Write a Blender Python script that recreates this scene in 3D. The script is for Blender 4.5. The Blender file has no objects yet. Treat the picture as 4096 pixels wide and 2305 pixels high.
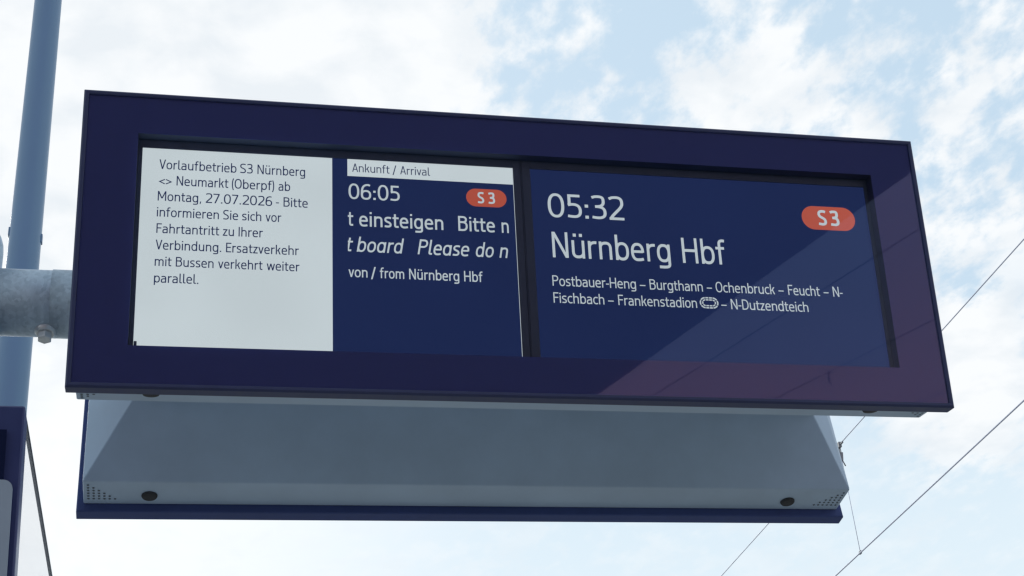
import bpy, bmesh, math, random
from mathutils import Vector, Matrix
random.seed(7)
S = bpy.context.scene
COL = S.collection
R = math.radians

# ------------------------------------------------------------------ camera, world, sun, exposure
Z0 = 3.25                                    # height of the display's lower edge above the platform
cam_d = bpy.data.cameras.new("camera"); cam = bpy.data.objects.new("camera", cam_d); COL.objects.link(cam)
cam.location = (-0.8652, -3.2617, Z0 - 1.6463)
cam.rotation_euler = (2.0981, 0.0758, -0.2038)
cam_d.lens = 54.5716; cam_d.sensor_width = 36.0; cam_d.clip_start = 0.05; cam_d.clip_end = 3000
S.camera = cam
S.view_settings.view_transform = 'Standard'; S.view_settings.look = 'None'
S.cycles.filter_width = 1.4; S.cycles.use_denoising = True
S.view_settings.exposure = 0.0; S.view_settings.gamma = 1.0

SUN_EL, SUN_AZ = R(27), R(-12)               # azimuth from +Y towards +X
W = bpy.data.worlds.new("World"); S.world = W; W.use_nodes = True


class NT:
    """tiny helper for node trees"""
    def __init__(s, tree):
        s.t = tree; s.t.nodes.clear()
    def n(s, kind, **kw):
        nd = s.t.nodes.new(kind)
        for k, v in kw.items():
            setattr(nd, k, v)
        return nd
    def put(s, sock, v):
        if isinstance(v, bpy.types.NodeSocket):
            s.t.links.new(v, sock)
        else:
            sock.default_value = v
    def math(s, op, a, b=None, c=None, clamp=False):
        nd = s.n('ShaderNodeMath', operation=op, use_clamp=clamp)
        s.put(nd.inputs[0], a)
        if b is not None: s.put(nd.inputs[1], b)
        if c is not None: s.put(nd.inputs[2], c)
        return nd.outputs[0]
    def mix(s, f, a, b, blend='MIX'):
        nd = s.n('ShaderNodeMix', data_type='RGBA', blend_type=blend)
        s.put(nd.inputs['Factor'], f); s.put(nd.inputs[6], a); s.put(nd.inputs[7], b)
        return nd.outputs[2]
    def ramp(s, f, pts):
        nd = s.n('ShaderNodeValToRGB'); e = nd.color_ramp.elements
        while len(e) < len(pts): e.new(0.5)
        for el, (p, c) in zip(e, pts):
            el.position = p; el.color = c if len(c) == 4 else (*c, 1)
        s.put(nd.inputs[0], f)
        return nd.outputs[0]
    def noise(s, vec, scale, detail=4, rough=0.55, dist=0.0):
        nd = s.n('ShaderNodeTexNoise'); s.put(nd.inputs['Vector'], vec)
        nd.inputs['Scale'].default_value = scale; nd.inputs['Detail'].default_value = detail
        nd.inputs['Roughness'].default_value = rough; nd.inputs['Distortion'].default_value = dist
        return nd.outputs['Fac']
    def vmath(s, op, a, b=None):
        nd = s.n('ShaderNodeVectorMath', operation=op)
        s.put(nd.inputs[0], a)
        if b is not None: s.put(nd.inputs[1], b)
        return nd
    def smooth(s, x, lo, hi, a=0.0, b=1.0):
        nd = s.n('ShaderNodeMapRange', interpolation_type='SMOOTHSTEP')
        s.put(nd.inputs['Value'], x)
        for i, v in zip(('From Min', 'From Max', 'To Min', 'To Max'), (lo, hi, a, b)): nd.inputs[i].default_value = v
        return nd.outputs['Result']


def build_world():
    t = NT(W.node_tree)
    out = t.n('ShaderNodeOutputWorld'); bg = t.n('ShaderNodeBackground'); bg.inputs['Strength'].default_value = 0.1
    sky = t.n('ShaderNodeTexSky'); sky.sky_type = 'NISHITA'; sky.sun_disc = False
    sky.sun_elevation = SUN_EL; sky.sun_rotation = SUN_AZ; sky.air_density = 1.0; sky.dust_density = 2.0; sky.ozone_density = 1.5
    tc = t.n('ShaderNodeTexCoord'); d = tc.outputs['Generated']
    sep = t.n('ShaderNodeSeparateXYZ'); t.put(sep.inputs[0], d)
    zz = t.math('ADD', t.math('MAXIMUM', sep.outputs[2], 0.0), 0.10)
    cmb = t.n('ShaderNodeCombineXYZ')
    t.put(cmb.inputs[0], t.math('DIVIDE', sep.outputs[0], zz)); t.put(cmb.inputs[1], t.math('DIVIDE', sep.outputs[1], zz))
    plane = cmb.outputs[0]                                              # the cloud deck seen from below
    mp = t.n('ShaderNodeMapping'); t.put(mp.inputs[0], plane)
    mp.inputs['Rotation'].default_value = (0, 0, R(-34)); mp.inputs['Scale'].default_value = (1.45, 0.95, 1.0)
    n0 = t.noise(mp.outputs[0], 3.0, 3, 0.5, 0.2)                       # cloud banks
    n1 = t.noise(mp.outputs[0], 12.5, 6, 0.52, 0.1)                     # puffs
    n2 = t.noise(mp.outputs[0], 30.0, 6, 0.6, 0.1)                              # ragged edges
    n3 = t.noise(plane, 11.0, 5, 0.52, 0.2)                              # grey modelling inside the clouds
    def lobe(v, width):                                                 # 1 around a sky direction, 0 away from it
        v = Vector(v).normalized()
        dt = t.vmath('DOT_PRODUCT', d, tuple(v)).outputs['Value']
        return t.smooth(dt, math.cos(R(width)), 1.0)
    body = t.math('ADD', t.math('ADD', t.math('MULTIPLY', n0, 0.24), t.math('MULTIPLY', n1, 0.50)), t.math('MULTIPLY', n2, 0.26))
    for v, wd, amt in CLOUD_LOBES:
        body = t.math('ADD', body, t.math('MULTIPLY', lobe(v, wd), amt))
    mask = t.smooth(body, 0.435, 0.59)
    # the deck ends low down, where the photograph fades to an even pale blue
    low = t.math('ADD', t.smooth(sep.outputs[2], 0.40, 0.50), lobe((0.477, 0.779, 0.406), 4.5), clamp=True)
    mask = t.math('MULTIPLY', mask, t.math('MULTIPLY_ADD', low, 0.72, 0.28))
    cloud = t.ramp(n3, [(0.38, (8.45, 8.95, 9.4, 1)), (0.58, (9.65, 9.9, 10.1, 1))])
    base = t.mix(0.86, sky.outputs[0], (6.2, 7.95, 9.45, 1))              # hazy blue between the clouds
    lowhaze = t.smooth(sep.outputs[2], 0.30, 0.50, 0.80, 0.0)
    base = t.mix(lowhaze, base, (8.05, 9.2, 9.9, 1))
    glow = lobe((math.sin(SUN_AZ) * math.cos(SUN_EL), math.cos(SUN_AZ) * math.cos(SUN_EL), math.sin(SUN_EL)), 25)
    base = t.mix(t.math('MULTIPLY', glow, 0.88), base, (10.3, 10.5, 10.7, 1))
    fin = t.mix(mask, base, cloud)
    # away from the sun the deck is dimmer, with a warm band low down
    anti = t.smooth(t.math('MULTIPLY', sep.outputs[1], -1.0), 0.45, 0.90)
    band = t.smooth(sep.outputs[2], 0.13, 0.30)
    dim = t.mix(band, (9.6, 6.6, 7.6, 1), (5.2, 5.2, 7.4, 1))
    fin = t.mix(t.math('MULTIPLY', anti, 0.85), fin, dim)
    t.put(bg.inputs['Color'], fin); t.put(out.inputs[0], bg.outputs[0])


CLOUD_LOBES = [   # (sky direction, radius in degrees, more or less cloud)
    ((-0.065, 0.788, 0.612), 17, 0.24), ((0.06, 0.78, 0.63), 9, 0.05), ((0.185, 0.775, 0.605), 5, 0.02), ((0.352, 0.742, 0.571), 4, 0.08),
    ((0.448, 0.69, 0.569), 4, 0.02), ((0.475, 0.741, 0.474), 5, 0.06),
    ((0.477, 0.779, 0.406), 3.6, 0.16), ((0.270, 0.735, 0.622), 3, -0.04), ((0.41, 0.681, 0.607), 4, -0.06), ((0.48, 0.716, 0.508), 3, -0.05)]
build_world()

sun_d = bpy.data.lights.new("sun", 'SUN'); sun = bpy.data.objects.new("sun", sun_d); COL.objects.link(sun)
sun_d.energy = 1.0; sun_d.angle = R(12); sun_d.color = (1.0, 0.95, 0.88)
sv = Vector((math.sin(SUN_AZ) * math.cos(SUN_EL), math.cos(SUN_AZ) * math.cos(SUN_EL), math.sin(SUN_EL)))
sun.rotation_euler = sv.to_track_quat('Z', 'Y').to_euler()


# ------------------------------------------------------------------ materials
def mat(name, col, rough=0.5, metal=0.0, vary=0.0, vscale=20.0, spec=0.5, bump=0.0, stretch=(1, 1, 1), emis=None, estr=1.0, coat=0.0):
    m = bpy.data.materials.new(name); m.use_nodes = True
    t = NT(m.node_tree)
    out = t.n('ShaderNodeOutputMaterial'); b = t.n('ShaderNodeBsdfPrincipled')
    t.put(out.inputs[0], b.outputs[0])
    b.inputs['Roughness'].default_value = rough; b.inputs['Metallic'].default_value = metal
    b.inputs['Specular IOR Level'].default_value = spec; b.inputs['Coat Weight'].default_value = coat
    c = (*col, 1)
    if vary > 0 or bump > 0:
        tc = t.n('ShaderNodeTexCoord'); mp = t.n('ShaderNodeMapping'); mp.inputs['Scale'].default_value = stretch
        t.put(mp.inputs[0], tc.outputs['Object'])
        n = t.noise(mp.outputs[0], vscale, 6, 0.6)
        n_big = t.noise(mp.outputs[0], vscale * 0.13, 3, 0.5)
        f = t.math('ADD', t.math('MULTIPLY', n, 0.5), t.math('MULTIPLY', n_big, 0.5))
        lo = tuple(x * (1 - vary) for x in col); hi = tuple(min(1, x * (1 + vary)) for x in col)
        t.put(b.inputs['Base Color'], t.ramp(f, [(0.32, lo), (0.68, hi)]))
        t.put(b.inputs['Roughness'], t.math('MULTIPLY_ADD', n, 0.24, rough - 0.12, clamp=True))
        if bump > 0:
            bp = t.n('ShaderNodeBump'); bp.inputs['Strength'].default_value = bump; bp.inputs['Distance'].default_value = 0.002
            t.put(bp.inputs['Height'], n); t.put(b.inputs['Normal'], bp.outputs[0])
    else:
        b.inputs['Base Color'].default_value = c
    if emis:
        b.inputs['Emission Color'].default_value = (*emis, 1); b.inputs['Emission Strength'].default_value = estr
    return m


def glass_mat(name, ior, tint, rough=0.0, trans=(1, 1, 1)):
    m = bpy.data.materials.new(name); m.use_nodes = True
    t = NT(m.node_tree); out = t.n('ShaderNodeOutputMaterial')
    tr = t.n('ShaderNodeBsdfTransparent'); tr.inputs[0].default_value = (*trans, 1)
    gl = t.n('ShaderNodeBsdfGlossy'); gl.inputs['Color'].default_value = (*tint, 1); gl.inputs['Roughness'].default_value = rough
    fr = t.n('ShaderNodeFresnel'); fr.inputs[0].default_value = ior
    mx = t.n('ShaderNodeMixShader')
    t.put(mx.inputs[0], fr.outputs[0]); t.put(mx.inputs[1], tr.outputs[0]); t.put(mx.inputs[2], gl.outputs[0])
    t.put(out.inputs[0], mx.outputs[0])
    return m


def galvanised():
    m = bpy.data.materials.new("galvanised_steel"); m.use_nodes = True
    t = NT(m.node_tree); out = t.n('ShaderNodeOutputMaterial'); b = t.n('ShaderNodeBsdfPrincipled'); t.put(out.inputs[0], b.outputs[0])
    tc = t.n('ShaderNodeTexCoord')
    vo = t.n('ShaderNodeTexVoronoi'); vo.inputs['Scale'].default_value = 110; t.put(vo.inputs['Vector'], tc.outputs['Object'])
    mp = t.n('ShaderNodeMapping'); t.put(mp.inputs[0], tc.outputs['Object']); mp.inputs['Scale'].default_value = (1.0, 0.12, 0.12)
    st = t.noise(mp.outputs[0], 60, 5, 0.6)
    cl = t.noise(tc.outputs['Object'], 9, 6, 0.65)
    bw = t.n('ShaderNodeRGBToBW'); t.put(bw.inputs[0], vo.outputs['Color'])
    tone = t.math('ADD', t.math('MULTIPLY', st, 0.62), t.math('MULTIPLY', bw.outputs[0], 0.38))
    zinc = t.ramp(tone, [(0.28, (0.32, 0.41, 0.49)), (0.64, (0.46, 0.565, 0.65))])
    dirt = t.smooth(cl, 0.54, 0.74, 0.0, 0.4)
    t.put(b.inputs['Base Color'], t.mix(dirt, zinc, (0.25, 0.29, 0.33, 1)))
    b.inputs['Metallic'].default_value = 0.35
    t.put(b.inputs['Roughness'], t.math('MULTIPLY_ADD', st, 0.3, 0.35))
    bp = t.n('ShaderNodeBump'); bp.inputs['Strength'].default_value = 0.15; bp.inputs['Distance'].default_value = 0.003
    t.put(bp.inputs['Height'], st); t.put(b.inputs['Normal'], bp.outputs[0])
    return m


def emit_mat(name, base, em, spec=0.5, rough=0.3, vary=0.0):
    return mat(name, base, rough=rough, spec=spec, emis=em)


def lit_mat(name, em, rough=0.3):
    """lit pixels, with the slight unevenness of an old backlight"""
    m = mat(name, (0.01, 0.012, 0.02), rough, spec=0.5, emis=em)
    t = m.node_tree; b = t.nodes['Principled BSDF']
    tc = t.nodes.new('ShaderNodeTexCoord'); nz = t.nodes.new('ShaderNodeTexNoise'); mr = t.nodes.new('ShaderNodeMapRange')
    nz.inputs['Scale'].default_value = 2.6; nz.inputs['Detail'].default_value = 2.0
    t.links.new(tc.outputs['Object'], nz.inputs['Vector']); t.links.new(nz.outputs['Fac'], mr.inputs['Value'])
    for k, v in zip(('From Min', 'From Max', 'To Min', 'To Max'), (0.3, 0.7, 0.95, 1.05)): mr.inputs[k].default_value = v
    t.links.new(mr.outputs['Result'], b.inputs['Emission Strength'])
    return m


def glossy_print():
    """navy ink laminated to the back of the glass, with a faint reddish sheen of its own"""
    m = mat("navy_print_on_glass", (0.088, 0.108, 0.300), 0.03, spec=0.30)
    m.node_tree.nodes['Principled BSDF'].inputs['Specular Tint'].default_value = (1.0, 0.45, 0.62, 1)
    return m


def lcd_mat():
    """lit screen: even emission under a smooth polariser that mirrors bluish"""
    m = lit_mat("lit_blue_screen", (0.0108, 0.0198, 0.073), 0.04)
    m.node_tree.nodes['Principled BSDF'].inputs['Specular Tint'].default_value = (0.12, 0.55, 1.0, 1)
    m.node_tree.nodes['Principled BSDF'].inputs['Specular IOR Level'].default_value = 0.15
    return m


def opal():
    """white translucent sheet lit through by the sky behind it"""
    m = bpy.data.materials.new("opal_sheet"); m.use_nodes = True
    t = NT(m.node_tree); out = t.n('ShaderNodeOutputMaterial')
    a = t.n('ShaderNodeBsdfTranslucent'); a.inputs[0].default_value = (0.95, 0.97, 0.98, 1)
    b = t.n('ShaderNodeBsdfDiffuse'); b.inputs[0].default_value = (0.85, 0.88, 0.9, 1)
    mx = t.n('ShaderNodeMixShader'); mx.inputs[0].default_value = 0.30
    t.put(mx.inputs[1], a.outputs[0]); t.put(mx.inputs[2], b.outputs[0])
    c = t.n('ShaderNodeBsdfTransparent'); m2 = t.n('ShaderNodeMixShader'); m2.inputs[0].default_value = 0.86
    t.put(m2.inputs[1], mx.outputs[0]); t.put(m2.inputs[2], c.outputs[0]); t.put(out.inputs[0], m2.outputs[0])
    return m


M = {
    'navy_frame': mat("navy_painted_metal", (0.040, 0.052, 0.125), 0.55, vary=0.14, vscale=30, bump=0.06, spec=0.3),
    'navy_back_lit': mat("navy_rear_lit", (0.058, 0.085, 0.225), 0.6, vary=0.08, vscale=30, spec=0.2),  # same navy as the frame, sky light on the far side painted in
    'border': glossy_print(),
    'glass': glass_mat("coated_cover_glass", 1.265, (0.62, 0.80, 1.0)),
    'black': mat("black_recess_lifted", (0.070, 0.090, 0.145), 0.7, spec=0.2),  # black part, its colour raised to imitate lens glare
    'bezel': mat("black_bezel_lifted", (0.072, 0.092, 0.145), 0.5, spec=0.3),  # glare over the black bezel is put into this lifted colour
    'lcd': lcd_mat(),
    'white': lit_mat("lit_white_screen", (0.54, 0.615, 0.645)),
    'text': lit_mat("lit_pale_lettering", (0.45, 0.52, 0.56)),
    'ink': emit_mat("blue_lettering", (0.01, 0.012, 0.03), (0.012, 0.022, 0.075), 0.5, 0.3),
    'red': lit_mat("lit_red_badge", (0.40, 0.072, 0.042)),
    'housing': mat("light_grey_housing", (0.405, 0.525, 0.655), 0.5, vary=0.10, vscale=7, bump=0.06),
    'hole': mat("dark_vent_opening", (0.09, 0.105, 0.125), 0.8),
    'rubber': mat("black_rubber", (0.035, 0.037, 0.04), 0.75, vary=0.2, vscale=60),
    'galv': galvanised(),
    'bolt': mat("zinc_bolt", (0.66, 0.68, 0.68), 0.35, metal=0.5, vary=0.15, vscale=80),
    'mast': mat("blue_grey_mast_paint", (0.115, 0.235, 0.385), 0.32, vary=0.07, vscale=4, spec=0.6, stretch=(1, 1, 0.25)),
    'wire': mat("dark_wire", (0.50, 0.54, 0.68), 0.5, metal=0.1),
    'clip': mat("bronze_clip", (0.22, 0.24, 0.26), 0.55, metal=0.3),
    'navy_panel': mat("navy_panel_paint", (0.042, 0.058, 0.175), 0.35, vary=0.08, vscale=20),
    'dark_pane': mat("dark_display_pane", (0.012, 0.018, 0.06), 0.12, spec=0.6),
    'paper': mat("pale_notice", (0.36, 0.45, 0.55), 0.6, vary=0.05, vscale=12),
    'clear': opal(),
    'trim': mat("dark_trim", (0.030, 0.040, 0.065), 0.5),
    'canopy': mat("dark_canopy_paint", (0.05, 0.055, 0.07), 0.6, vary=0.2, vscale=3),
    'paving': mat("concrete_paving", (0.30, 0.295, 0.28), 0.85, vary=0.18, vscale=2.5, bump=0.3),
    'ground': mat("ballast_ground", (0.22, 0.21, 0.195), 0.95, vary=0.3, vscale=8),
}


# ------------------------------------------------------------------ mesh helpers
def link(name, me, parent=None):
    o = bpy.data.objects.new(name, me); COL.objects.link(o)
    if parent is not None: o.parent = parent
    return o


def tag(o, label=None, cat=None, group=None, kind=None):
    if label: o['label'] = label
    if cat: o['category'] = cat
    if group: o['group'] = group
    if kind: o['kind'] = kind
    return o


def root(name, loc, label, cat, group=None):
    o = bpy.data.objects.new(name, None); COL.objects.link(o); o.location = loc; o.empty_display_size = 0.1
    return tag(o, label, cat, group)


class MB:
    """collects shapes given in world metres and links them as ONE mesh, relative to its thing's root"""
    def __init__(s):
        s.bm = bmesh.new(); s.mi = 0
    def poly(s, pts):
        f = s.bm.faces.new([s.bm.verts.new(p) for p in pts]); f.material_index = s.mi; return f
    def hexa(s, c):
        """8 corners: 0-3 one end loop, 4-7 the matching loop at the other end"""
        v = [s.bm.verts.new(p) for p in c]
        for q in ((3, 2, 1, 0), (4, 5, 6, 7), (0, 1, 5, 4), (1, 2, 6, 5), (2, 3, 7, 6), (3, 0, 4, 7)):
            f = s.bm.faces.new([v[i] for i in q]); f.material_index = s.mi
    def box(s, lo, hi, fn=None):
        x0, y0, z0 = lo; x1, y1, z1 = hi
        c = [(x0, y0, z0), (x1, y0, z0), (x1, y1, z0), (x0, y1, z0), (x0, y0, z1), (x1, y0, z1), (x1, y1, z1), (x0, y1, z1)]
        if fn: c = [fn(*p) for p in c]
        s.hexa(c)
    def loft(s, loops, cap0=True, cap1=True, smooth=True):
        vs = [[s.bm.verts.new(p) for p in lp] for lp in loops]
        n = len(vs[0])
        for a, b in zip(vs[:-1], vs[1:]):
            for i in range(n):
                f = s.bm.faces.new((a[i], a[(i + 1) % n], b[(i + 1) % n], b[i])); f.smooth = smooth; f.material_index = s.mi
        if cap0: f = s.bm.faces.new(vs[0][::-1]); f.material_index = s.mi
        if cap1: f = s.bm.faces.new(vs[-1]); f.material_index = s.mi
    def tube(s, p0, p1, r0, r1=None, n=24, smooth=True):
        r1 = r0 if r1 is None else r1
        p0, p1 = Vector(p0), Vector(p1); d = (p1 - p0).normalized()
        a = d.orthogonal().normalized(); b = d.cross(a)
        ring = lambda p, r: [p + (a * math.cos(2 * math.pi * i / n) + b * math.sin(2 * math.pi * i / n)) * r for i in range(n)]
        s.loft([ring(p0, r0), ring(p1, r1)], smooth=smooth)
    def lathe(s, origin, axis, prof, n=32):
        """prof: (distance along axis, radius)"""
        o = Vector(origin); d = Vector(axis).normalized(); a = d.orthogonal().normalized(); b = d.cross(a)
        s.loft([[o + d * h + (a * math.cos(2 * math.pi * i / n) + b * math.sin(2 * math.pi * i / n)) * max(r, 1e-4) for i in range(n)] for h, r in prof])
    def build(s, name, mats, parent=None, bevel=0.0, seg=2):
        bmesh.ops.recalc_face_normals(s.bm, faces=s.bm.faces)
        if parent is not None:
            bmesh.ops.translate(s.bm, verts=s.bm.verts, vec=-Vector(parent_world(parent)))
        me = bpy.data.meshes.new(name); s.bm.to_mesh(me); s.bm.free()
        for m_ in (mats if isinstance(mats, (list, tuple)) else [mats]): me.materials.append(m_)
        o = link(name, me, parent)
        if bevel > 0:
            md = o.modifiers.new("bevel", 'BEVEL'); md.width = bevel; md.segments = seg; md.limit_method = 'ANGLE'; md.angle_limit = R(35)
            md.harden_normals = False
        return o


def parent_world(o):
    v = Vector((0, 0, 0))
    while o is not None:
        v = v + Vector(o.location); o = o.parent
    return v


# ------------------------------------------------------------------ setting
def setting():
    m = MB(); m.poly([(-1500, -1500, -0.80), (1500, -1500, -0.80), (1500, 1500, -0.80), (-1500, 1500, -0.80)])
    tag(m.build("ground", M['ground']), kind='structure')
    m = MB(); m.box((-7.0, -90, -0.78), (3.55, 90, 0.0))
    tag(m.build("platform", M['paving'], bevel=0.02), kind='structure')


setting()

# ------------------------------------------------------------------ departure display
TILT = R(7.846); sT, cT = math.sin(TILT), math.cos(TILT)
YC = 0.396                                    # middle of the double-sided display, in depth
PH, PW, PT = 0.7721, 1.1, 0.0456              # plate height, half width, thickness


def front(u, v, n):                           # local coordinates of the face towards the viewer
    return (u, -sT * v + cT * n, Z0 + cT * v + sT * n)


def back(u, v, n):                            # the same for the face on the far side
    return (u, 2 * YC + sT * v - cT * n, Z0 + cT * v + sT * n)


D = root("departure_display", (0, YC, Z0 + 0.44), "wide navy double-sided platform display with lit blue train screens", "display")
OPEN = (-0.966, 0.966, 0.1070, 0.6615)        # opening of the navy print
LCD_N = 0.040


def frame_loop(m, fn, profile):
    """mitred rectangular frame: profile = (inset, n) points"""
    loops = []
    for ins, n in profile:
        loops.append([fn(-PW + ins, ins, n), fn(PW - ins, ins, n), fn(PW - ins, PH - ins, n), fn(-PW + ins, PH - ins, n)])
    m.loft(loops, False, False, smooth=False)


def unit(fn, frame_mat, detailed):
    m = MB()
    frame_loop(m, fn, [(0.0125, 0.005), (0.0120, 0.0008), (0.0045, 0.0), (0.0, 0.0042), (0.0, PT - 0.003), (0.003, PT), (0.05, PT), (0.05, PT - 0.004), (0.0125, PT - 0.004), (0.0125, 0.005)])
    m.build("outer_frame", frame_mat, D, bevel=0.0012)
    # navy print behind the cover glass: a sheet with the window left clear
    a, b, c, d = OPEN; n0, n1 = 0.0068, 0.0082
    m = MB(); e = 0.0124
    for lo, hi in (((-PW + e, e, n0), (PW - e, c, n1)), ((-PW + e, d, n0), (PW - e, PH - e, n1)), ((-PW + e, c, n0), (a, d, n1)), ((b, c, n0), (PW - e, d, n1))):
        m.box(lo, hi, fn)
    m.build("printed_border", M['border'], D)
    m = MB(); m.box((-PW + e, e, 0.0022), (PW - e, PH - e, 0.0058), fn)
    m.build("cover_glass", M['glass'], D)
    # recess: black side walls and back plate
    m = MB(); w = 0.004; g0, g1 = 0.0086, 0.0450
    m.box((a - w, c - w, g1), (b + w, d + w, g1 + 0.003), fn)
    for lo, hi in (((a - w, c - w, g0), (b + w, c, g1)), ((a - w, d, g0), (b + w, d + w, g1)), ((a - w, c, g0), (a, d, g1)), ((b, c, g0), (b + w, d, g1))):
        m.box(lo, hi, fn)
    m.build("screen_recess", M['black'], D)
    # housing: shallow tray behind the plate, tapering to the core
    bw, v0, v1, nb = 1.082, 0.023, PH - 0.023, 0.160
    cw, cz0, cz1, cy = 0.962, 0.232, 0.60, 0.135
    m = MB()
    rim0 = [fn(-bw, v0, PT + 0.0005), fn(bw, v0, PT + 0.0005), fn(bw, v1, PT + 0.0005), fn(-bw, v1, PT + 0.0005)]
    rim1 = [fn(-bw, v0, nb), fn(bw, v0, nb), fn(bw, v1, nb), fn(-bw, v1, nb)]
    sgn = -1 if fn is front else 1
    yk = YC + sgn * cy
    core = [(-cw, yk, Z0 + cz0), (cw, yk, Z0 + cz0), (cw, yk, Z0 + cz1), (-cw, yk, Z0 + cz1)]
    yc = YC + sgn * 0.0
    core2 = [(p[0], yc, p[2]) for p in core]
    m.loft([rim0, rim1, core, core2], True, False, smooth=False)
    # perforations: triangles of round holes at the outer ends of the lower rim
    m.mi = 1
    for sx in (-1, 1):
        for k in range(6):
            for j in range(6 - k):
                cu, cn = sx * (bw - 0.0135 - 0.0138 * k), 0.0745 + 0.0138 * j
                m.poly([fn(cu + 0.0034 * math.cos(q), v0 - 0.0012, cn + 0.0034 * math.sin(q)) for q in [2 * math.pi * i / 10 for i in range(10)]])
    m.build("housing", [M['housing'], M['hole']], D, bevel=0.0035, seg=3)
    for cu in (-0.910, 0.910):
        m = MB(); o = Vector(fn(cu, v0, 0.093)); ax = Vector(fn(0, -1, 0)) - Vector(fn(0, 0, 0))
        m.lathe(o, ax, [(-0.001, 0.0210), (0.003, 0.0210), (0.0065, 0.0190), (0.0085, 0.013), (0.009, 0.0)], 28)
        m.build("rubber_foot", M['rubber'], D)


unit(front, M['navy_frame'], True)
unit(back, M['navy_back_lit'], False)


# ---- lettering: a monoline face drawn as strokes (cap height 1, x height 0.70)
XH, DESC = 0.70, -0.26


def sup(cx, cy, rx, ry, a0, a1, n=18, e=2.35):
    out = []
    for i in range(n + 1):
        q = R(a0 + (a1 - a0) * i / n); c, s_ = math.cos(q), math.sin(q)
        out.append((cx + rx * math.copysign(abs(c) ** (2 / e), c), cy + ry * math.copysign(abs(s_) ** (2 / e), s_)))
    return out


def bez(p0, p1, p2, p3, n=10):
    return [tuple((1 - t) ** 3 * a + 3 * (1 - t) ** 2 * t * b + 3 * (1 - t) * t * t * c + t ** 3 * d for a, b, c, d in zip(p0, p1, p2, p3)) for t in [i / n for i in range(n + 1)]]


def ribbon(pts, s, closed=False):
    """quads of a stroke of width s along pts"""
    P = [Vector(p) for p in pts]
    if closed and (P[0] - P[-1]).length < 1e-6: P.pop()
    n = len(P); L, Rr = [], []
    for i in range(n):
        a = P[(i - 1) % n] if (closed or i > 0) else None
        b = P[(i + 1) % n] if (closed or i < n - 1) else None
        d0 = (P[i] - a).normalized() if a is not None else None
        d1 = (b - P[i]).normalized() if b is not None else None
        d0 = d0 if d0 is not None else d1; d1 = d1 if d1 is not None else d0
        n0, n1 = Vector((-d0.y, d0.x)), Vector((-d1.y, d1.x))
        mm = (n0 + n1); mm = mm.normalized() if mm.length > 1e-6 else n0
        k = min(1 / max(mm.dot(n0), 0.35), 2.2)
        L.append(P[i] + mm * (s / 2 * k)); Rr.append(P[i] - mm * (s / 2 * k))
    q = []
    for i in range(n if closed else n - 1):
        j = (i + 1) % n
        q.append([tuple(L[i]), tuple(Rr[i]), tuple(Rr[j]), tuple(L[j])])
    return q


def slant(x0, y0, x1, y1, s):
    """diagonal stroke cut level at both ends; x0, x1 are its left corners"""
    dx, dy = x1 - x0, y1 - y0
    w = s * math.hypot(dx, dy) / abs(dy)
    return [[(x0, y0), (x0 + w, y0), (x1 + w, y1), (x1, y1)]]


def rect(x0, y0, x1, y1):
    return [[(x0, y0), (x1, y0), (x1, y1), (x0, y1)]]


def dwid(x, dy, s):
    """slant width for a stroke whose outer run is x over height dy"""
    w = s
    for _ in range(6): w = s * math.hypot(x - w, dy) / dy
    return w


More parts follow.
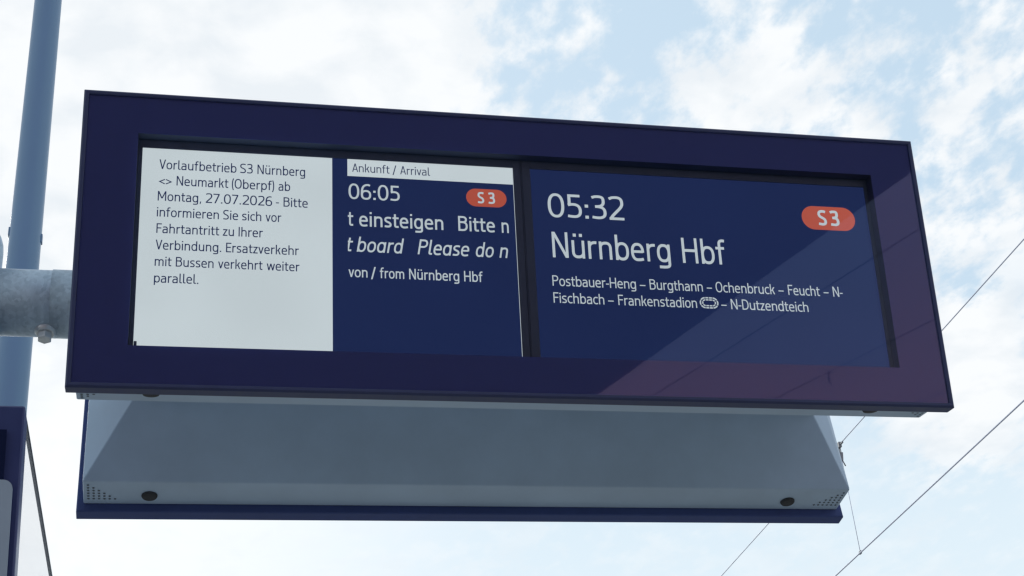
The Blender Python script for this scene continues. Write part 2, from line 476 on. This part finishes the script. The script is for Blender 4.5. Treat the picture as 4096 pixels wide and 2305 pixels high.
def glyph(ch, s, ital=False):
    h = s / 2; X = XH; q = []
    stem = lambda x, y0, y1: rect(x - h, y0, x + h, y1)
    def oval(w, y0, y1, x0=0.0): return ribbon(sup(x0 + w / 2, (y0 + y1) / 2, w / 2 - h, (y1 - y0) / 2 - h, 0, 360, 40), s, True)
    def arch(x0, x1, y0=0.0):      # shoulder from a left stem, then the right stem
        cx = (x0 + x1) / 2 + 0.02
        p = sup(cx, X - h - 0.20, cx - x0, 0.20, 172, 90, 8) + sup(cx, X - h - 0.20, x1 - cx, 0.20, 90, 0, 8)[1:] + [(x1, y0)]
        return ribbon(p, s)
    a, b = 'S', 'S'                # side bearing classes: S stem, R round, D diagonal, O open
    if ch == 'o': w = 0.56; q += oval(w, -0.01, X + 0.01); a = b = 'R'
    elif ch in 'bp':
        w = 0.55; q += stem(h, 0 if ch == 'b' else DESC, 1 if ch == 'b' else X) + oval(w, -0.01, X + 0.01); b = 'R'
    elif ch in 'dqg':
        w = 0.55; q += oval(w, -0.01, X + 0.01); a = 'R'
        if ch == 'd': q += stem(w - h, 0, 1)
        else: q += ribbon([(w - h, X), (w - h, -0.07)] + bez((w - h, -0.07), (w - h, DESC + h), (w - 0.16, DESC + h), (0.07, DESC + h + 0.01), 10)[1:], s)
    elif ch == 'a' and ital:
        w = 0.55; q += oval(w, -0.01, X + 0.01) + stem(w - h, 0, X); a = 'R'
    elif ch == 'a':
        w = 0.50; q += ribbon(bez((0.05, X - h - 0.035), (0.20, X - h + 0.015), (w - h, X - h + 0.05), (w - h, X - 0.24), 12) + [(w - h, 0)], s)
        q += ribbon([(w - h, 0.40)] + bez((w - h - 0.14, 0.40), (0.12, 0.40), (h, 0.33), (h, 0.20), 8) + bez((h, 0.20), (h, 0.03), (0.12, h - 0.02), (0.22, h - 0.005), 8)[1:] + bez((0.22, h - 0.005), (0.32, h + 0.01), (w - h - 0.06, 0.05), (w - h, 0.13), 6)[1:], s); a = 'R'
    elif ch == 'e':
        w = 0.54; cy = X / 2
        q += ribbon([(h, 0.365), (w - h, 0.365)], s * 0.92)
        q += ribbon([(w - h, 0.33)] + sup(w / 2, cy, w / 2 - h, X / 2 - h + 0.01, 4, 270, 30) + bez((w / 2, h - 0.01), (w / 2 + 0.09, h - 0.01), (w - 0.12, h), (w - 0.035, h + 0.025), 6)[1:], s); a = b = 'R'
    elif ch == 'c':
        w = 0.46
        q += ribbon([(w - 0.01, X - h - 0.025)] + sup(0.31, X / 2, 0.31 - h, X / 2 - h + 0.01, 90, 270, 24) + [(w - 0.005, h + 0.025)], s); a = 'R'; b = 'O'
    elif ch == 's':
        w = 0.45; t, bt = X - h + 0.01, h - 0.01
        q += ribbon([(w - 0.03, t - 0.025)] + bez((w - 0.12, t), (0.20, t + 0.01), (h, t), (h, X - 0.185), 10) + bez((h, X - 0.185), (h, X * 0.47), (w - h, X * 0.56), (w - h, 0.185), 12)[1:] + bez((w - h, 0.185), (w - h, bt), (0.24, bt - 0.005), (0.02, bt + 0.03), 10)[1:], s); a = b = 'R'
    elif ch in 'nhm':
        w = 0.52 if ch != 'm' else 0.84
        q += stem(h, 0, X if ch != 'h' else 1.0)
        if ch == 'm': q += arch(h, w / 2) + arch(w / 2, w - h)
        else: q += arch(h, w - h)
    elif ch in 'uü':
        w = 0.52; q += stem(w - h, 0, X)
        q += ribbon([(w - x, X - y) for x, y in [((h), 0.0)]] and [(h, X)] + [(w - x, X - y) for x, y in reversed(sup(w / 2 + 0.02, X - h - 0.20, w / 2 + 0.02 - h, 0.20, 172, 90, 8) + sup(w / 2 + 0.02, X - h - 0.20, w - h - w / 2 - 0.02, 0.20, 90, 0, 8)[1:])], s)
        if ch == 'ü':
            for cx in (0.135, w - 0.135): q += rect(cx - 0.062, 0.845, cx + 0.062, 0.965)
    elif ch == 'r':
        w = 0.35; q += stem(h, 0, X) + ribbon(sup(0.30, X - h - 0.22, 0.30 - h, 0.22, 172, 90, 10) + [(w, X - h - 0.005)], s); b = 'O'
    elif ch == 'i': w = s; q += stem(h, 0, X) + rect(h - 0.064, 0.84, h + 0.064, 0.965)
    elif ch == 'l': w = 0.24; q += ribbon([(h, 1.0), (h, 0.14)] + bez((h, 0.14), (h, h + 0.01), (h + 0.05, h), (w, h), 6)[1:], s); b = 'O'
    elif ch == 't':
        w = 0.38; x = 0.15; q += ribbon([(x, 0.90), (x, 0.18)] + bez((x, 0.18), (x, h), (x + 0.06, h - 0.005), (w - 0.01, h + 0.01), 8)[1:], s) + rect(0, X - s * 0.95, w, X); a = b = 'O'
    elif ch == 'f':
        w = 0.39; x = 0.16; q += ribbon([(w, 1 - h - 0.005)] + bez((w - 0.06, 1 - h + 0.005), (x + 0.02, 1 - h + 0.01), (x, 1 - h - 0.06), (x, 0.80), 8) + [(x, 0)], s) + rect(0, X - s * 0.95, w - 0.03, X); a = b = 'O'
    elif ch == 'k':
        w = 0.50; q += stem(h, 0, 1); ww = s * 1.25
        q += slant(s * 0.8, 0.33, w - ww - 0.02, X, s) + slant(w - ww, 0, 0.19, 0.42, s); b = 'D'
    elif ch == 'v': w = 0.52; d = dwid(w / 2, X, s); q += slant(w / 2 - d / 2, 0, 0, X, s) + slant(w / 2 - d / 2, 0, w - d, X, s); a = b = 'D'
    elif ch == 'w':
        w = 0.80; d = dwid(0.22, X, s); x1, xm, x2 = 0.155, w / 2 - d / 2, w - 0.155 - d
        q += slant(x1, 0, 0, X, s) + slant(x1, 0, xm, X, s) + slant(x2, 0, xm, X, s) + slant(x2, 0, w - d, X, s); a = b = 'D'
    elif ch == 'z': w = 0.45; q += rect(0.02, X - s, w, X) + rect(0, 0, w, s) + slant(0.0, s * 0.6, w - s * 1.3, X - s * 0.6, s); a = b = 'O'
    elif ch == 'A': w = 0.64; d = dwid(w / 2, 1, s); q += slant(0, 0, w / 2 - d / 2, 1, s) + slant(w - d, 0, w / 2 - d / 2, 1, s) + rect(0.12, 0.25, w - 0.12, 0.25 + s * 0.95); a = b = 'D'
    elif ch == 'V': w = 0.63; d = dwid(w / 2, 1, s); q += slant(w / 2 - d / 2, 0, 0, 1, s) + slant(w / 2 - d / 2, 0, w - d, 1, s); a = b = 'D'
    elif ch == 'N': w = 0.64; q += stem(h, 0, 1) + stem(w - h, 0, 1); d = dwid(w, 1, s); q += slant(w - d, 0, 0, 1, s)
    elif ch == 'M': w = 0.80; d = dwid(w / 2, 0.8, s); q += stem(h, 0, 1) + stem(w - h, 0, 1) + slant(w / 2 - d / 2, 0.24, 0, 1, s) + slant(w / 2 - d / 2, 0.24, w - d, 1, s)
    elif ch == 'H': w = 0.64; q += stem(h, 0, 1) + stem(w - h, 0, 1) + rect(h, 0.5 - h, w - h, 0.5 + h)
    elif ch == 'I': w = s; q += stem(h, 0, 1)
    elif ch == 'F': w = 0.50; q += stem(h, 0, 1) + rect(h, 1 - s, w, 1) + rect(h, 0.52 - h, w - 0.04, 0.52 + h); b = 'O'
    elif ch == 'E': w = 0.50; q += stem(h, 0, 1) + rect(h, 1 - s, w, 1) + rect(h, 0.52 - h, w - 0.04, 0.52 + h) + rect(h, 0, w, s); b = 'O'
    elif ch == 'P': w = 0.58; q += stem(h, 0, 1) + ribbon([(h, 1 - h), (0.24, 1 - h)] + sup(0.28, 0.72, w - h - 0.28, 0.28 - h, 90, -90, 16) + [(h, 0.44 + h)], s); b = 'R'
    elif ch == 'B':
        w = 0.60; q += stem(h, 0, 1) + ribbon([(h, 1 - h), (0.24, 1 - h)] + sup(0.28, 0.765, w - 0.035 - h - 0.28, 0.235 - h, 90, -90, 14) + [(h, 0.53 + h)], s)
        q += ribbon([(h, 0.53 + h), (0.24, 0.53 + h)] + sup(0.28, (0.53 + s) / 2, w - h - 0.28, (0.53 + s) / 2 - h, 90, -90, 14) + [(h, h)], s); b = 'R'
    elif ch == 'D': w = 0.64; q += stem(h, 0, 1) + ribbon([(h, 1 - h), (0.2, 1 - h)] + sup(0.24, 0.5, w - h - 0.24, 0.5 - h, 90, -90, 22) + [(h, h)], s); b = 'R'
    elif ch == 'O': w = 0.68; q += oval(w, -0.012, 1.012); a = b = 'R'
    elif ch == 'S':
        w = 0.55; t, bt = 1 - h + 0.01, h - 0.01
        q += ribbon([(w - 0.04, t - 0.035)] + bez((w - 0.15, t), (0.22, t + 0.02), (h, t - 0.01), (h, 0.745), 10) + bez((h, 0.745), (h, 0.47), (w - h, 0.56), (w - h, 0.255), 14)[1:] + bez((w - h, 0.255), (w - h, bt), (0.28, bt - 0.015), (0.02, bt + 0.045), 10)[1:], s); a = b = 'R'
    elif ch == '0': w = 0.60; q += oval(w, -0.012, 1.012); a = b = 'R'
    elif ch == '2': w = 0.56; q += ribbon([(0.03, 1 - h - 0.05)] + bez((0.14, 1 - h + 0.005), (0.46, 1 - h + 0.06), (w - h, 0.90), (w - h, 0.70), 12) + bez((w - h, 0.70), (w - h, 0.50), (0.18, 0.30), (h * 1.2, h), 10)[1:], s) + rect(0.01, 0, w, s); a = b = 'R'
    elif ch == '3':
        w = 0.55; q += ribbon([(0.03, 1 - h - 0.03)] + bez((0.14, 1 - h + 0.01), (w - 0.04 - h, 1 - h + 0.05), (w - 0.04 - h, 0.90), (w - 0.04 - h, 0.75), 12) + bez((w - 0.04 - h, 0.75), (w - 0.04 - h, 0.60), (0.36, 0.535), (0.14, 0.535), 10)[1:], s)
        q += ribbon(bez((0.14, 0.535), (0.40, 0.535), (w - h, 0.48), (w - h, 0.27), 12) + bez((w - h, 0.27), (w - h, h - 0.01), (0.28, h - 0.025), (0.02, h + 0.03), 10)[1:], s); a = b = 'R'
    elif ch == '5':
        w = 0.55; q += ribbon([(w - 0.05, 1 - h), (0.05 + h, 1 - h), (0.05 + h, 0.56)], s)
        q += ribbon(bez((0.05, 0.545), (0.20, 0.60), (w - h, 0.63), (w - h, 0.31), 12) + bez((w - h, 0.31), (w - h, h - 0.02), (0.30, h - 0.02), (0.03, h + 0.03), 10)[1:], s); a = b = 'R'
    elif ch == '6':
        w = 0.58; q += oval(w, -0.012, 0.62) + ribbon([(w - 0.06, 1 - h - 0.02)] + bez((w - 0.16, 1 - h + 0.02), (h, 1 - h + 0.03), (h, 0.62), (h, 0.31), 14), s); a = b = 'R'
    elif ch == '7': w = 0.54; q += rect(0, 1 - s, w, 1) + slant(0.10, 0, w - dwid(0.42, 1, s), 1 - s, s); a = b = 'R'
    elif ch == '.': w = s * 1.15; q += rect(0, 0, w, s * 1.15)
    elif ch == ',': w = s * 1.25; q += [[(0, -0.15), (s * 0.75, -0.15), (w, s), (s * 0.25, s)]]
    elif ch == ':': w = s * 1.15; q += rect(0, 0, w, s * 1.15) + rect(0, 0.47, w, 0.47 + s * 1.15)
    elif ch == '-': w = 0.30; q += rect(0, 0.31, w, 0.31 + s * 0.9); a = b = 'D'
    elif ch == '–': w = 0.50; q += rect(0, 0.31, w, 0.31 + s * 0.9); a = b = 'D'
    elif ch == '/': w = 0.40; q += slant(0, -0.14, w - s * 1.05, 1.02, s); a = b = 'D'
    elif ch == '(': w = 0.22; q += ribbon(bez((w - h * 0.7, 1.04), (h - 0.02, 0.74), (h - 0.02, 0.12), (w - h * 0.7, -0.18), 14), s * 0.92); a = b = 'D'
    elif ch == ')': w = 0.22; q += ribbon(bez((h * 0.7, 1.04), (w - h + 0.02, 0.74), (w - h + 0.02, 0.12), (h * 0.7, -0.18), 14), s * 0.92); a = b = 'D'
    elif ch == '<': w = 0.54; q += ribbon([(w, 0.57), (h, 0.335), (w, 0.10)], s * 0.9); a = b = 'R'
    elif ch == '>': w = 0.54; q += ribbon([(0, 0.57), (w - h, 0.335), (0, 0.10)], s * 0.9); a = b = 'R'
    else: w = 0.3
    BR = {'S': 0.074, 'R': 0.044, 'D': 0.016, 'O': 0.024}
    return q, w, BR[a], BR[b]


def clip_poly(pts, lo, hi):
    for bound, keep in ((lo, 1), (hi, -1)):
        out = []
        for i in range(len(pts)):
            p, r = pts[i], pts[(i + 1) % len(pts)]
            ip, ir = (p[0] - bound) * keep >= 0, (r[0] - bound) * keep >= 0
            if ip: out.append(p)
            if ip != ir:
                t = (bound - p[0]) / (r[0] - p[0]); out.append((bound, p[1] + (r[1] - p[1]) * t))
        pts = out
        if len(pts) < 3: return []
    return pts


def set_word(m, word, u0, u1, v, cap, s, ital=0.0, clip=None, n=LCD_N - 0.0011, fn=front):
    """one word, fitted between u0 and u1 on the baseline v"""
    x = 0.0; items = []
    for i, ch in enumerate(word):
        q, w, la, lb = glyph(ch, s, ital > 0)
        if i: x += la
        items.append((q, x)); x += w
        end = x
        x += lb
    k = (u1 - u0 - ital * cap * 0.0) / (end * cap)
    for q, ox in items:
        for quad in q:
            P = [(u0 + (px + ox) * cap * k + ital * py * cap, v + py * cap) for px, py in quad]
            if clip: P = clip_poly(P, *clip)
            if len(P) >= 3: m.poly([fn(a, b_, n) for a, b_ in P])
    return k


CLIP = (-0.4510, -0.0405)
LINES = [   # (screen, stroke, italic, clip, material, baseline, cap height, words)
    (0, .114, 0, None, 'ink', 0.5826, 0.0262, [('Vorlaufbetrieb', -0.9134, -0.7264), ('S3', -0.7176, -0.6864), ('Nürnberg', -0.675, -0.5569)]),
    (0, .114, 0, None, 'ink', 0.5395, 0.0262, [('<>', -0.9123, -0.8819), ('Neumarkt', -0.8704, -0.7452), ('(Oberpf)', -0.7374, -0.6327), ('ab', -0.6227, -0.5938)]),
    (0, .114, 0, None, 'ink', 0.4962, 0.0260, [('Montag,', -0.9138, -0.8097), ('27.07.2026', -0.7993, -0.6377), ('-', -0.6286, -0.6211), ('Bitte', -0.6099, -0.5499)]),
    (0, .114, 0, None, 'ink', 0.4535, 0.0258, [('informieren', -0.9142, -0.7662), ('Sie', -0.7561, -0.7197), ('sich', -0.7104, -0.6636), ('vor', -0.6534, -0.6149)]),
    (0, .114, 0, None, 'ink', 0.4098, 0.0257, [('Fahrtantritt', -0.9136, -0.7643), ('zu', -0.7558, -0.729), ('Ihrer', -0.718, -0.6591)]),
    (0, .114, 0, None, 'ink', 0.3663, 0.0256, [('Verbindung.', -0.914, -0.7584), ('Ersatzverkehr', -0.7471, -0.5714)]),
    (0, .114, 0, None, 'ink', 0.3232, 0.0255, [('mit', -0.9142, -0.8748), ('Bussen', -0.8648, -0.7756), ('verkehrt', -0.7651, -0.6588), ('weiter', -0.6489, -0.5697)]),
    (0, .114, 0, None, 'ink', 0.2801, 0.0253, [('parallel.', -0.9142, -0.8103)]),
    (0, .104, 0, None, 'ink', 0.6032, 0.0237, [('Ankunft', -0.4387, -0.3436), ('/', -0.3362, -0.3261), ('Arrival', -0.3165, -0.2398)]),
    (0, .118, 0, None, 'text', 0.5271, 0.0425, [('06:05', -0.4484, -0.3191)]),
    (0, .124, 0, CLIP, 'text', 0.4525, 0.0415, [('t', -0.4506, -0.4373), ('einsteigen', -0.4224, -0.2098)]),
    (0, .124, 0, CLIP, 'text', 0.4525, 0.0415, [('Bitte', -0.1713, -0.0767), ('n', -0.0592, -0.041)]),
    (0, .118, .17, (-0.4510, -0.0440), 'text', 0.3829, 0.0410, [('t', -0.4575, -0.4430), ('board', -0.4294, -0.3175)]),
    (0, .118, .17, (-0.4510, -0.0440), 'text', 0.3829, 0.0410, [('Please', -0.2772, -0.1485), ('do', -0.131, -0.0855), ('n', -0.0687, -0.0490)]),
    (0, .118, 0, None, 'text', 0.3142, 0.0285, [('von', -0.45, -0.4033), ('/', -0.3948, -0.3824), ('from', -0.3728, -0.3123), ('Nürnberg', -0.2998, -0.174), ('Hbf', -0.1614, -0.1144)]),
    (1, .109, 0, None, 'text', 0.5040, 0.0672, [('05:32', 0.0654, 0.2687)]),
    (1, .109, 0, None, 'text', 0.3907, 0.0714, [('Nürnberg', 0.0706, 0.3848), ('Hbf', 0.4177, 0.536)]),
    (1, .106, 0, None, 'text', 0.3121, 0.0286, [('Postbauer-Heng', 0.0653, 0.2846), ('–', 0.295, 0.31), ('Burgthann', 0.3215, 0.4641), ('–', 0.4751, 0.4893), ('Ochenbruck', 0.4996, 0.6621), ('–', 0.6719, 0.6862), ('Feucht', 0.6988, 0.7872), ('–', 0.7978, 0.8117), ('N-', 0.8243, 0.8515)]),
    (1, .106, 0, None, 'text', 0.2658, 0.0284, [('Fischbach', 0.0653, 0.1974), ('–', 0.2076, 0.2223), ('Frankenstadion', 0.2343, 0.4439)]),
    (1, .106, 0, None, 'text', 0.2658, 0.0284, [('–', 0.5098, 0.5242), ('N-Dutzendteich', 0.5364, 0.7491)]),
]


def screens():
    panels = []
    for k, (u0, u1) in enumerate(((-0.9551, -0.0222), (0.0235, 0.9555))):
        m = MB(); m.box((u0, 0.098, LCD_N), (u1, 0.6388, LCD_N + 0.0045), front)
        o = m.build("screen", M['lcd'], D)
        o['label'] = ("lit blue screen with white notice and arrival time" if k == 0 else "lit blue screen showing the next departure")
        panels.append(o)
    # black bezels of the two screen panels, with the narrow joint between them
    for b0, b1, u0, u1 in ((-0.9655, -0.0024, -0.9555, -0.0219), (0.0012, 0.9655, 0.0232, 0.9558)):
        m = MB(); n0, n1 = LCD_N - 0.0022, LCD_N + 0.0046
        for lo, hi in (((b0, 0.1075, n0), (u0, 0.6608, n1)), ((u1, 0.1075, n0), (b1, 0.6608, n1)), ((u0, 0.6391, n0), (u1, 0.6608, n1))):
            m.box(lo, hi, front)
        m.build("screen_bezel", M['bezel'], D, bevel=0.0006)
    m = MB(); m.box((-0.0021, 0.1075, LCD_N - 0.0046), (-0.0001, 0.6608, LCD_N + 0.0040), front)
    m.build("joint_strip", M['bezel'], D)
    L, Rg = panels
    m = MB(); m.box((-0.9548, 0.0985, LCD_N - 0.0006), (-0.4892, 0.6386, LCD_N - 0.0001), front); m.build("message_panel", M['white'], L)
    m = MB(); m.box((-0.4507, 0.5912, LCD_N - 0.0006), (-0.0238, 0.6386, LCD_N - 0.0001), front)
    m.box((-0.0234, 0.112, LCD_N - 0.0006), (-0.0224, 0.6386, LCD_N - 0.0001), front); m.build("header_bar", M['white'], L)
    m = MB(); m.box((-0.9540, 0.110, LCD_N - 0.004), (-0.9470, 0.1292, LCD_N - 0.0012), front); m.build("retaining_clip", M['black'], D, bevel=0.0015)
    for k, s, it, clip, mt, v, cap, ws in LINES:
        m = MB(); ks = [set_word(m, w, a, b, v, cap, s, it, clip) for w, a, b in ws]
        print('FIT', ws[0][0], [round(x, 2) for x in ks])
        m.build("text_line", M[mt], panels[k])
    # red route badges: a lozenge with bold lettering
    for k, (c, hw, hh), word, v, cap in ((0, ((-0.0953, 0.5487), 0.0526, 0.0250), (('S', -0.1183, -0.1014), ('3', -0.0906, -0.0730)), 0.5324, 0.0319),
                                         (1, ((0.8409, 0.5398), 0.0764, 0.0345), (('S', 0.8105, 0.8351), ('3', 0.8453, 0.8712)), 0.5176, 0.0452)):
        m = MB(); pts = []
        for q0, sx in ((-90, 1), (90, -1)):
            pts += [(c[0] + sx * (hw - hh) + hh * math.cos(R(q0 + 180 * i / 20)), c[1] + hh * math.sin(R(q0 + 180 * i / 20))) for i in range(21)]
        lo = [front(x, y, LCD_N - 0.0006) for x, y in pts]; hi = [front(x, y, LCD_N - 0.0002) for x, y in pts]
        m.loft([lo, hi], smooth=False); m.mi = 1
        for w, a, b in word: set_word(m, w, a, b, v, cap, 0.165)
        m.build("route_badge", [M['red'], M['text']], panels[k])
    # stadium pictogram: two rings of short segments
    m = MB(); c = (0.4773, 0.2812)
    for rx, ry, s in ((0.0233, 0.0138, 0.0036), (0.0170, 0.0080, 0.0033)):
        ring = []
        sx = rx - ry * 0.98
        for q0, sg in ((-90, 1), (90, -1)):
            ring += [(c[0] + sg * sx + ry * math.cos(R(q0 + 180 * i / 12)), c[1] + ry * math.sin(R(q0 + 180 * i / 12))) for i in range(13)]
        cuts = [2, 6, 10, 15, 19, 23]
        n = len(ring)
        segs = [[ring[i % n] for i in range(a, b + 1)] for a, b in ((0, 4), (4, 8), (8, 12), (13, 17), (17, 21), (21, 25))]
        top = [(ring[12], ring[13]), (ring[25], ring[0])]
        for p, r in top:
            mid = ((p[0] + r[0]) / 2, (p[1] + r[1]) / 2); segs += [[p, mid], [mid, r]]
        for sg_ in segs:
            L_ = [Vector(p) for p in sg_]; g = 0.0009
            L_[0] = L_[0] + (L_[1] - L_[0]).normalized() * min(g, (L_[1] - L_[0]).length * .6)
            L_[-1] = L_[-1] + (L_[-2] - L_[-1]).normalized() * min(g, (L_[-2] - L_[-1]).length * .6)
            for quad in ribbon([tuple(p) for p in L_], s): m.poly([front(a, b, LCD_N - 0.0011) for a, b in quad])
    m.build("stadium_symbol", M['text'], Rg)


screens()


# ------------------------------------------------------------------ mounting post with its arm
def mounting_post():
    px, pr = -1.412, 0.102
    P = root("mounting_post", (px, YC, 0), "galvanised steel post with thick arm carrying the display, at left edge", "post")
    m = MB()
    top = Z0 + 0.595
    m.lathe((px, YC, 0.0), (0, 0, 1), [(0.0, pr), (top, pr)] + [(top + pr * 0.95 * math.sin(q), pr * math.cos(q)) for q in [R(a) for a in range(10, 91, 10)]], 40)
    m.build("upright", M['galv'], P)
    m = MB(); m.box((px - 0.2, YC - 0.2, 0.0), (px + 0.2, YC + 0.2, 0.02)); m.build("base_plate", M['galv'], P, bevel=0.004)
    zc, r = Z0 + 0.440, 0.088
    m = MB(); m.tube((px + 0.05, YC, zc), (-0.955, YC, zc), r, n=48)
    A = m.build("arm", M['galv'], P)
    m = MB(); m.tube((-1.176, YC, zc), (-0.957, YC, zc), r + 0.0022, n=48); m.build("sleeve", M['galv'], A)
    # bolt through the underside of the arm
    bx = -1.198; ax = Vector((0, -0.12, -1)).normalized()
    o = Vector((bx + 0.012, YC, zc)) + ax * (r + 0.001)
    m = MB(); m.lathe(o - ax * 0.012, ax, [(0, 0.027), (0.014, 0.027), (0.017, 0.023), (0.020, 0.0225)], 24)
    B = m.build("washer", M['bolt'], A)
    m = MB(); o2 = o + ax * 0.0085; a_ = ax.orthogonal().normalized(); b_ = ax.cross(a_)
    ring = lambda d, rr: [o2 + ax * d + (a_ * math.cos(R(60 * i + 12)) + b_ * math.sin(R(60 * i + 12))) * rr for i in range(6)]
    m.loft([ring(0, 0.0190), ring(0.017, 0.0190), ring(0.020, 0.0155)], smooth=False)
    m.build("bolt_head", M['bolt'], A, bevel=0.0008)


mounting_post()


# ------------------------------------------------------------------ lamp mast behind
def lamp_mast():
    x, y = -1.753, 5.0
    L = root("lamp_mast", (x, y, 0), "tall blue-grey tapered mast rising behind the arm of the display", "mast")
    m = MB(); m.lathe((x, y, 0), (0, 0, 1), [(0, 0.123), (6.12, 0.0965), (8.62, 0.086), (12.0, 0.070), (12.01, 0.0)], 48)
    m.build("shaft", M['mast'], L)
    zb = Z0 + 3.53; rb = 0.0938
    for sx in (-1, 1):
        m = MB(); m.box((x + sx * rb - 0.006, y - 0.02, zb - 0.028 - 0.02 * sx), (x + sx * rb + 0.006, y + 0.02, zb + 0.028 - 0.02 * sx)); m.build("clamp_lug", M['mast'], L, bevel=0.002)


lamp_mast()


# ------------------------------------------------------------------ glass shelter at lower left
def shelter():
    zt = Z0 - 0.6965; y0 = -1.322
    G = root("info_cabinet", (-1.6, -0.6, 0), "navy panel with pale notice beside a white side sheet, lower left corner", "cabinet")
    lean = lambda x, y, z: (x - 0.0227 * (z - zt), y, z)
    m = MB(); m.box((-2.25, y0, 0.0), (-1.0530, y0 + 0.045, zt), lean); m.build("end_panel", M['navy_panel'], G, bevel=0.003)
    m = MB(); m.box((-2.18, y0 - 0.006, 0.25), (-1.0738, y0 - 0.0005, zt - 0.0385), lean); m.build("dark_pane", M['dark_pane'], G)
    m = MB()
    x0, x1, z0, z1, r = -2.10, -1.0615, 0.5, zt - 0.112, 0.012
    pts = [(x0, z0), (x1, z0)] + [(x1 - r + r * math.cos(R(a)), z1 - r + r * math.sin(R(a))) for a in range(0, 91, 15)] + [(x0, z1)]
    m.loft([[lean(x, y0 - 0.0075, z) for x, z in pts], [lean(x, y0 - 0.0115, z) for x, z in pts]], smooth=False)
    m.build("notice", M['paper'], G)
    side = lambda x, y, z: (-1.0530 + 0.0103 * (y - y0) + x - 0.0227 * (z - zt), y, z)
    m = MB(); m.box((-0.0055, y0 + 0.046, 0.02), (-0.0015, y0 + 2.4, zt - 0.0045), side); m.build("opal_pane", M['clear'], G)
    m = MB(); m.box((-0.0060, y0 + 0.046, zt - 0.0042), (-0.0008, y0 + 2.4, zt), side); m.build("top_trim", M['trim'], G)


shelter()


# ------------------------------------------------------------------ overhead line
def wire(name, x, z, r, label, group):
    m = MB(); m.tube((x, -120, z), (x, 120, z), r, n=10)
    o = m.build(name, M['wire']); tag(o, label, "wire", group)
    return o


def dropper(x, y, z0, z1, label):
    T = root("dropper", (x, y, z0), label, "dropper", "droppers between the overhead wires")
    m = MB(); m.tube((x, y, z0), (x, y, z1 - 0.16), 0.0028, n=8); m.build("rod", M['wire'], T)
    m = MB()
    m.box((x - 0.014, y - 0.028, z1 - 0.036), (x + 0.014, y + 0.028, z1 + 0.016))
    m.box((x - 0.008, y - 0.085, z1 - 0.020), (x + 0.008, y - 0.035, z1 - 0.006))
    m.tube((x, y - 0.012, z1 - 0.035), (x, y - 0.012, z1 - 0.095), 0.005, n=8)
    m.tube((x, y + 0.012, z1 - 0.035), (x, y + 0.012, z1 - 0.095), 0.005, n=8)
    m.build("clamp", M['clip'], T, bevel=0.004)
    m = MB()
    m.loft([[(x + a * 0.020, y + b * 0.012, z1 - 0.085) for a, b in ((-1, -1), (1, -1), (1, 1), (-1, 1))],
            [(x + a * 0.010, y + b * 0.009, z1 - 0.165) for a, b in ((-1, -1), (1, -1), (1, 1), (-1, 1))]], smooth=False)
    m.tube((x, y, z1 - 0.15), (x + 0.03, y + 0.01, z1 - 0.215), 0.006, n=8)
    m.build("thimble", M['clip'], T)
    m = MB(); m.box((x - 0.007, y - 0.02, z0 - 0.009), (x + 0.007, y + 0.02, z0 + 0.022)); m.build("contact_clip", M['clip'], T, bevel=0.003)


ZK, ZM = Z0 + 3.08, Z0 + 4.155
wire("contact_wire", 5.26, ZK, 0.0064, "thick lower overhead wire slanting across the lower right sky", "overhead wires")
wire("messenger_wire", 5.272, ZM, 0.0048, "thin upper overhead wire passing behind the display, dropper clamp on it", "overhead wires")
dropper(5.266, 9.055, ZK, ZM, "thin dropper hanging from a clamp just right of the grey housing")
wire("contact_wire", 9.0, ZK, 0.0072, "lower wire of the far track, faint mirror line in display glass", "overhead wires")
wire("messenger_wire", 9.0, ZM - 0.08, 0.0075, "upper wire of the far track, mirrored below the departure screen", "overhead wires")
dropper(9.0, -18.18, ZK, ZM - 0.08, "dropper clamp mirrored as dark knot under the departure screen")


# ------------------------------------------------------------------ platform canopy behind the viewer (mirrored in the cover glass)
def canopy():
    K = root("platform_canopy", (-3.0, -24, 0), "dark platform canopy behind the viewer, mirrored across the display glass", "canopy")
    zc = Z0 + 2.5
    m = MB(); m.box((-8.5, -60, zc), (3.70, -4.15, zc + 0.30)); m.build("roof", M['canopy'], K, bevel=0.01)
    for y in (-14, -26, -38, -50):
        m = MB(); m.box((-4.7, y - 0.12, 0.0), (-4.4, y + 0.12, zc)); m.build("column", M['canopy'], K, bevel=0.01)


canopy()
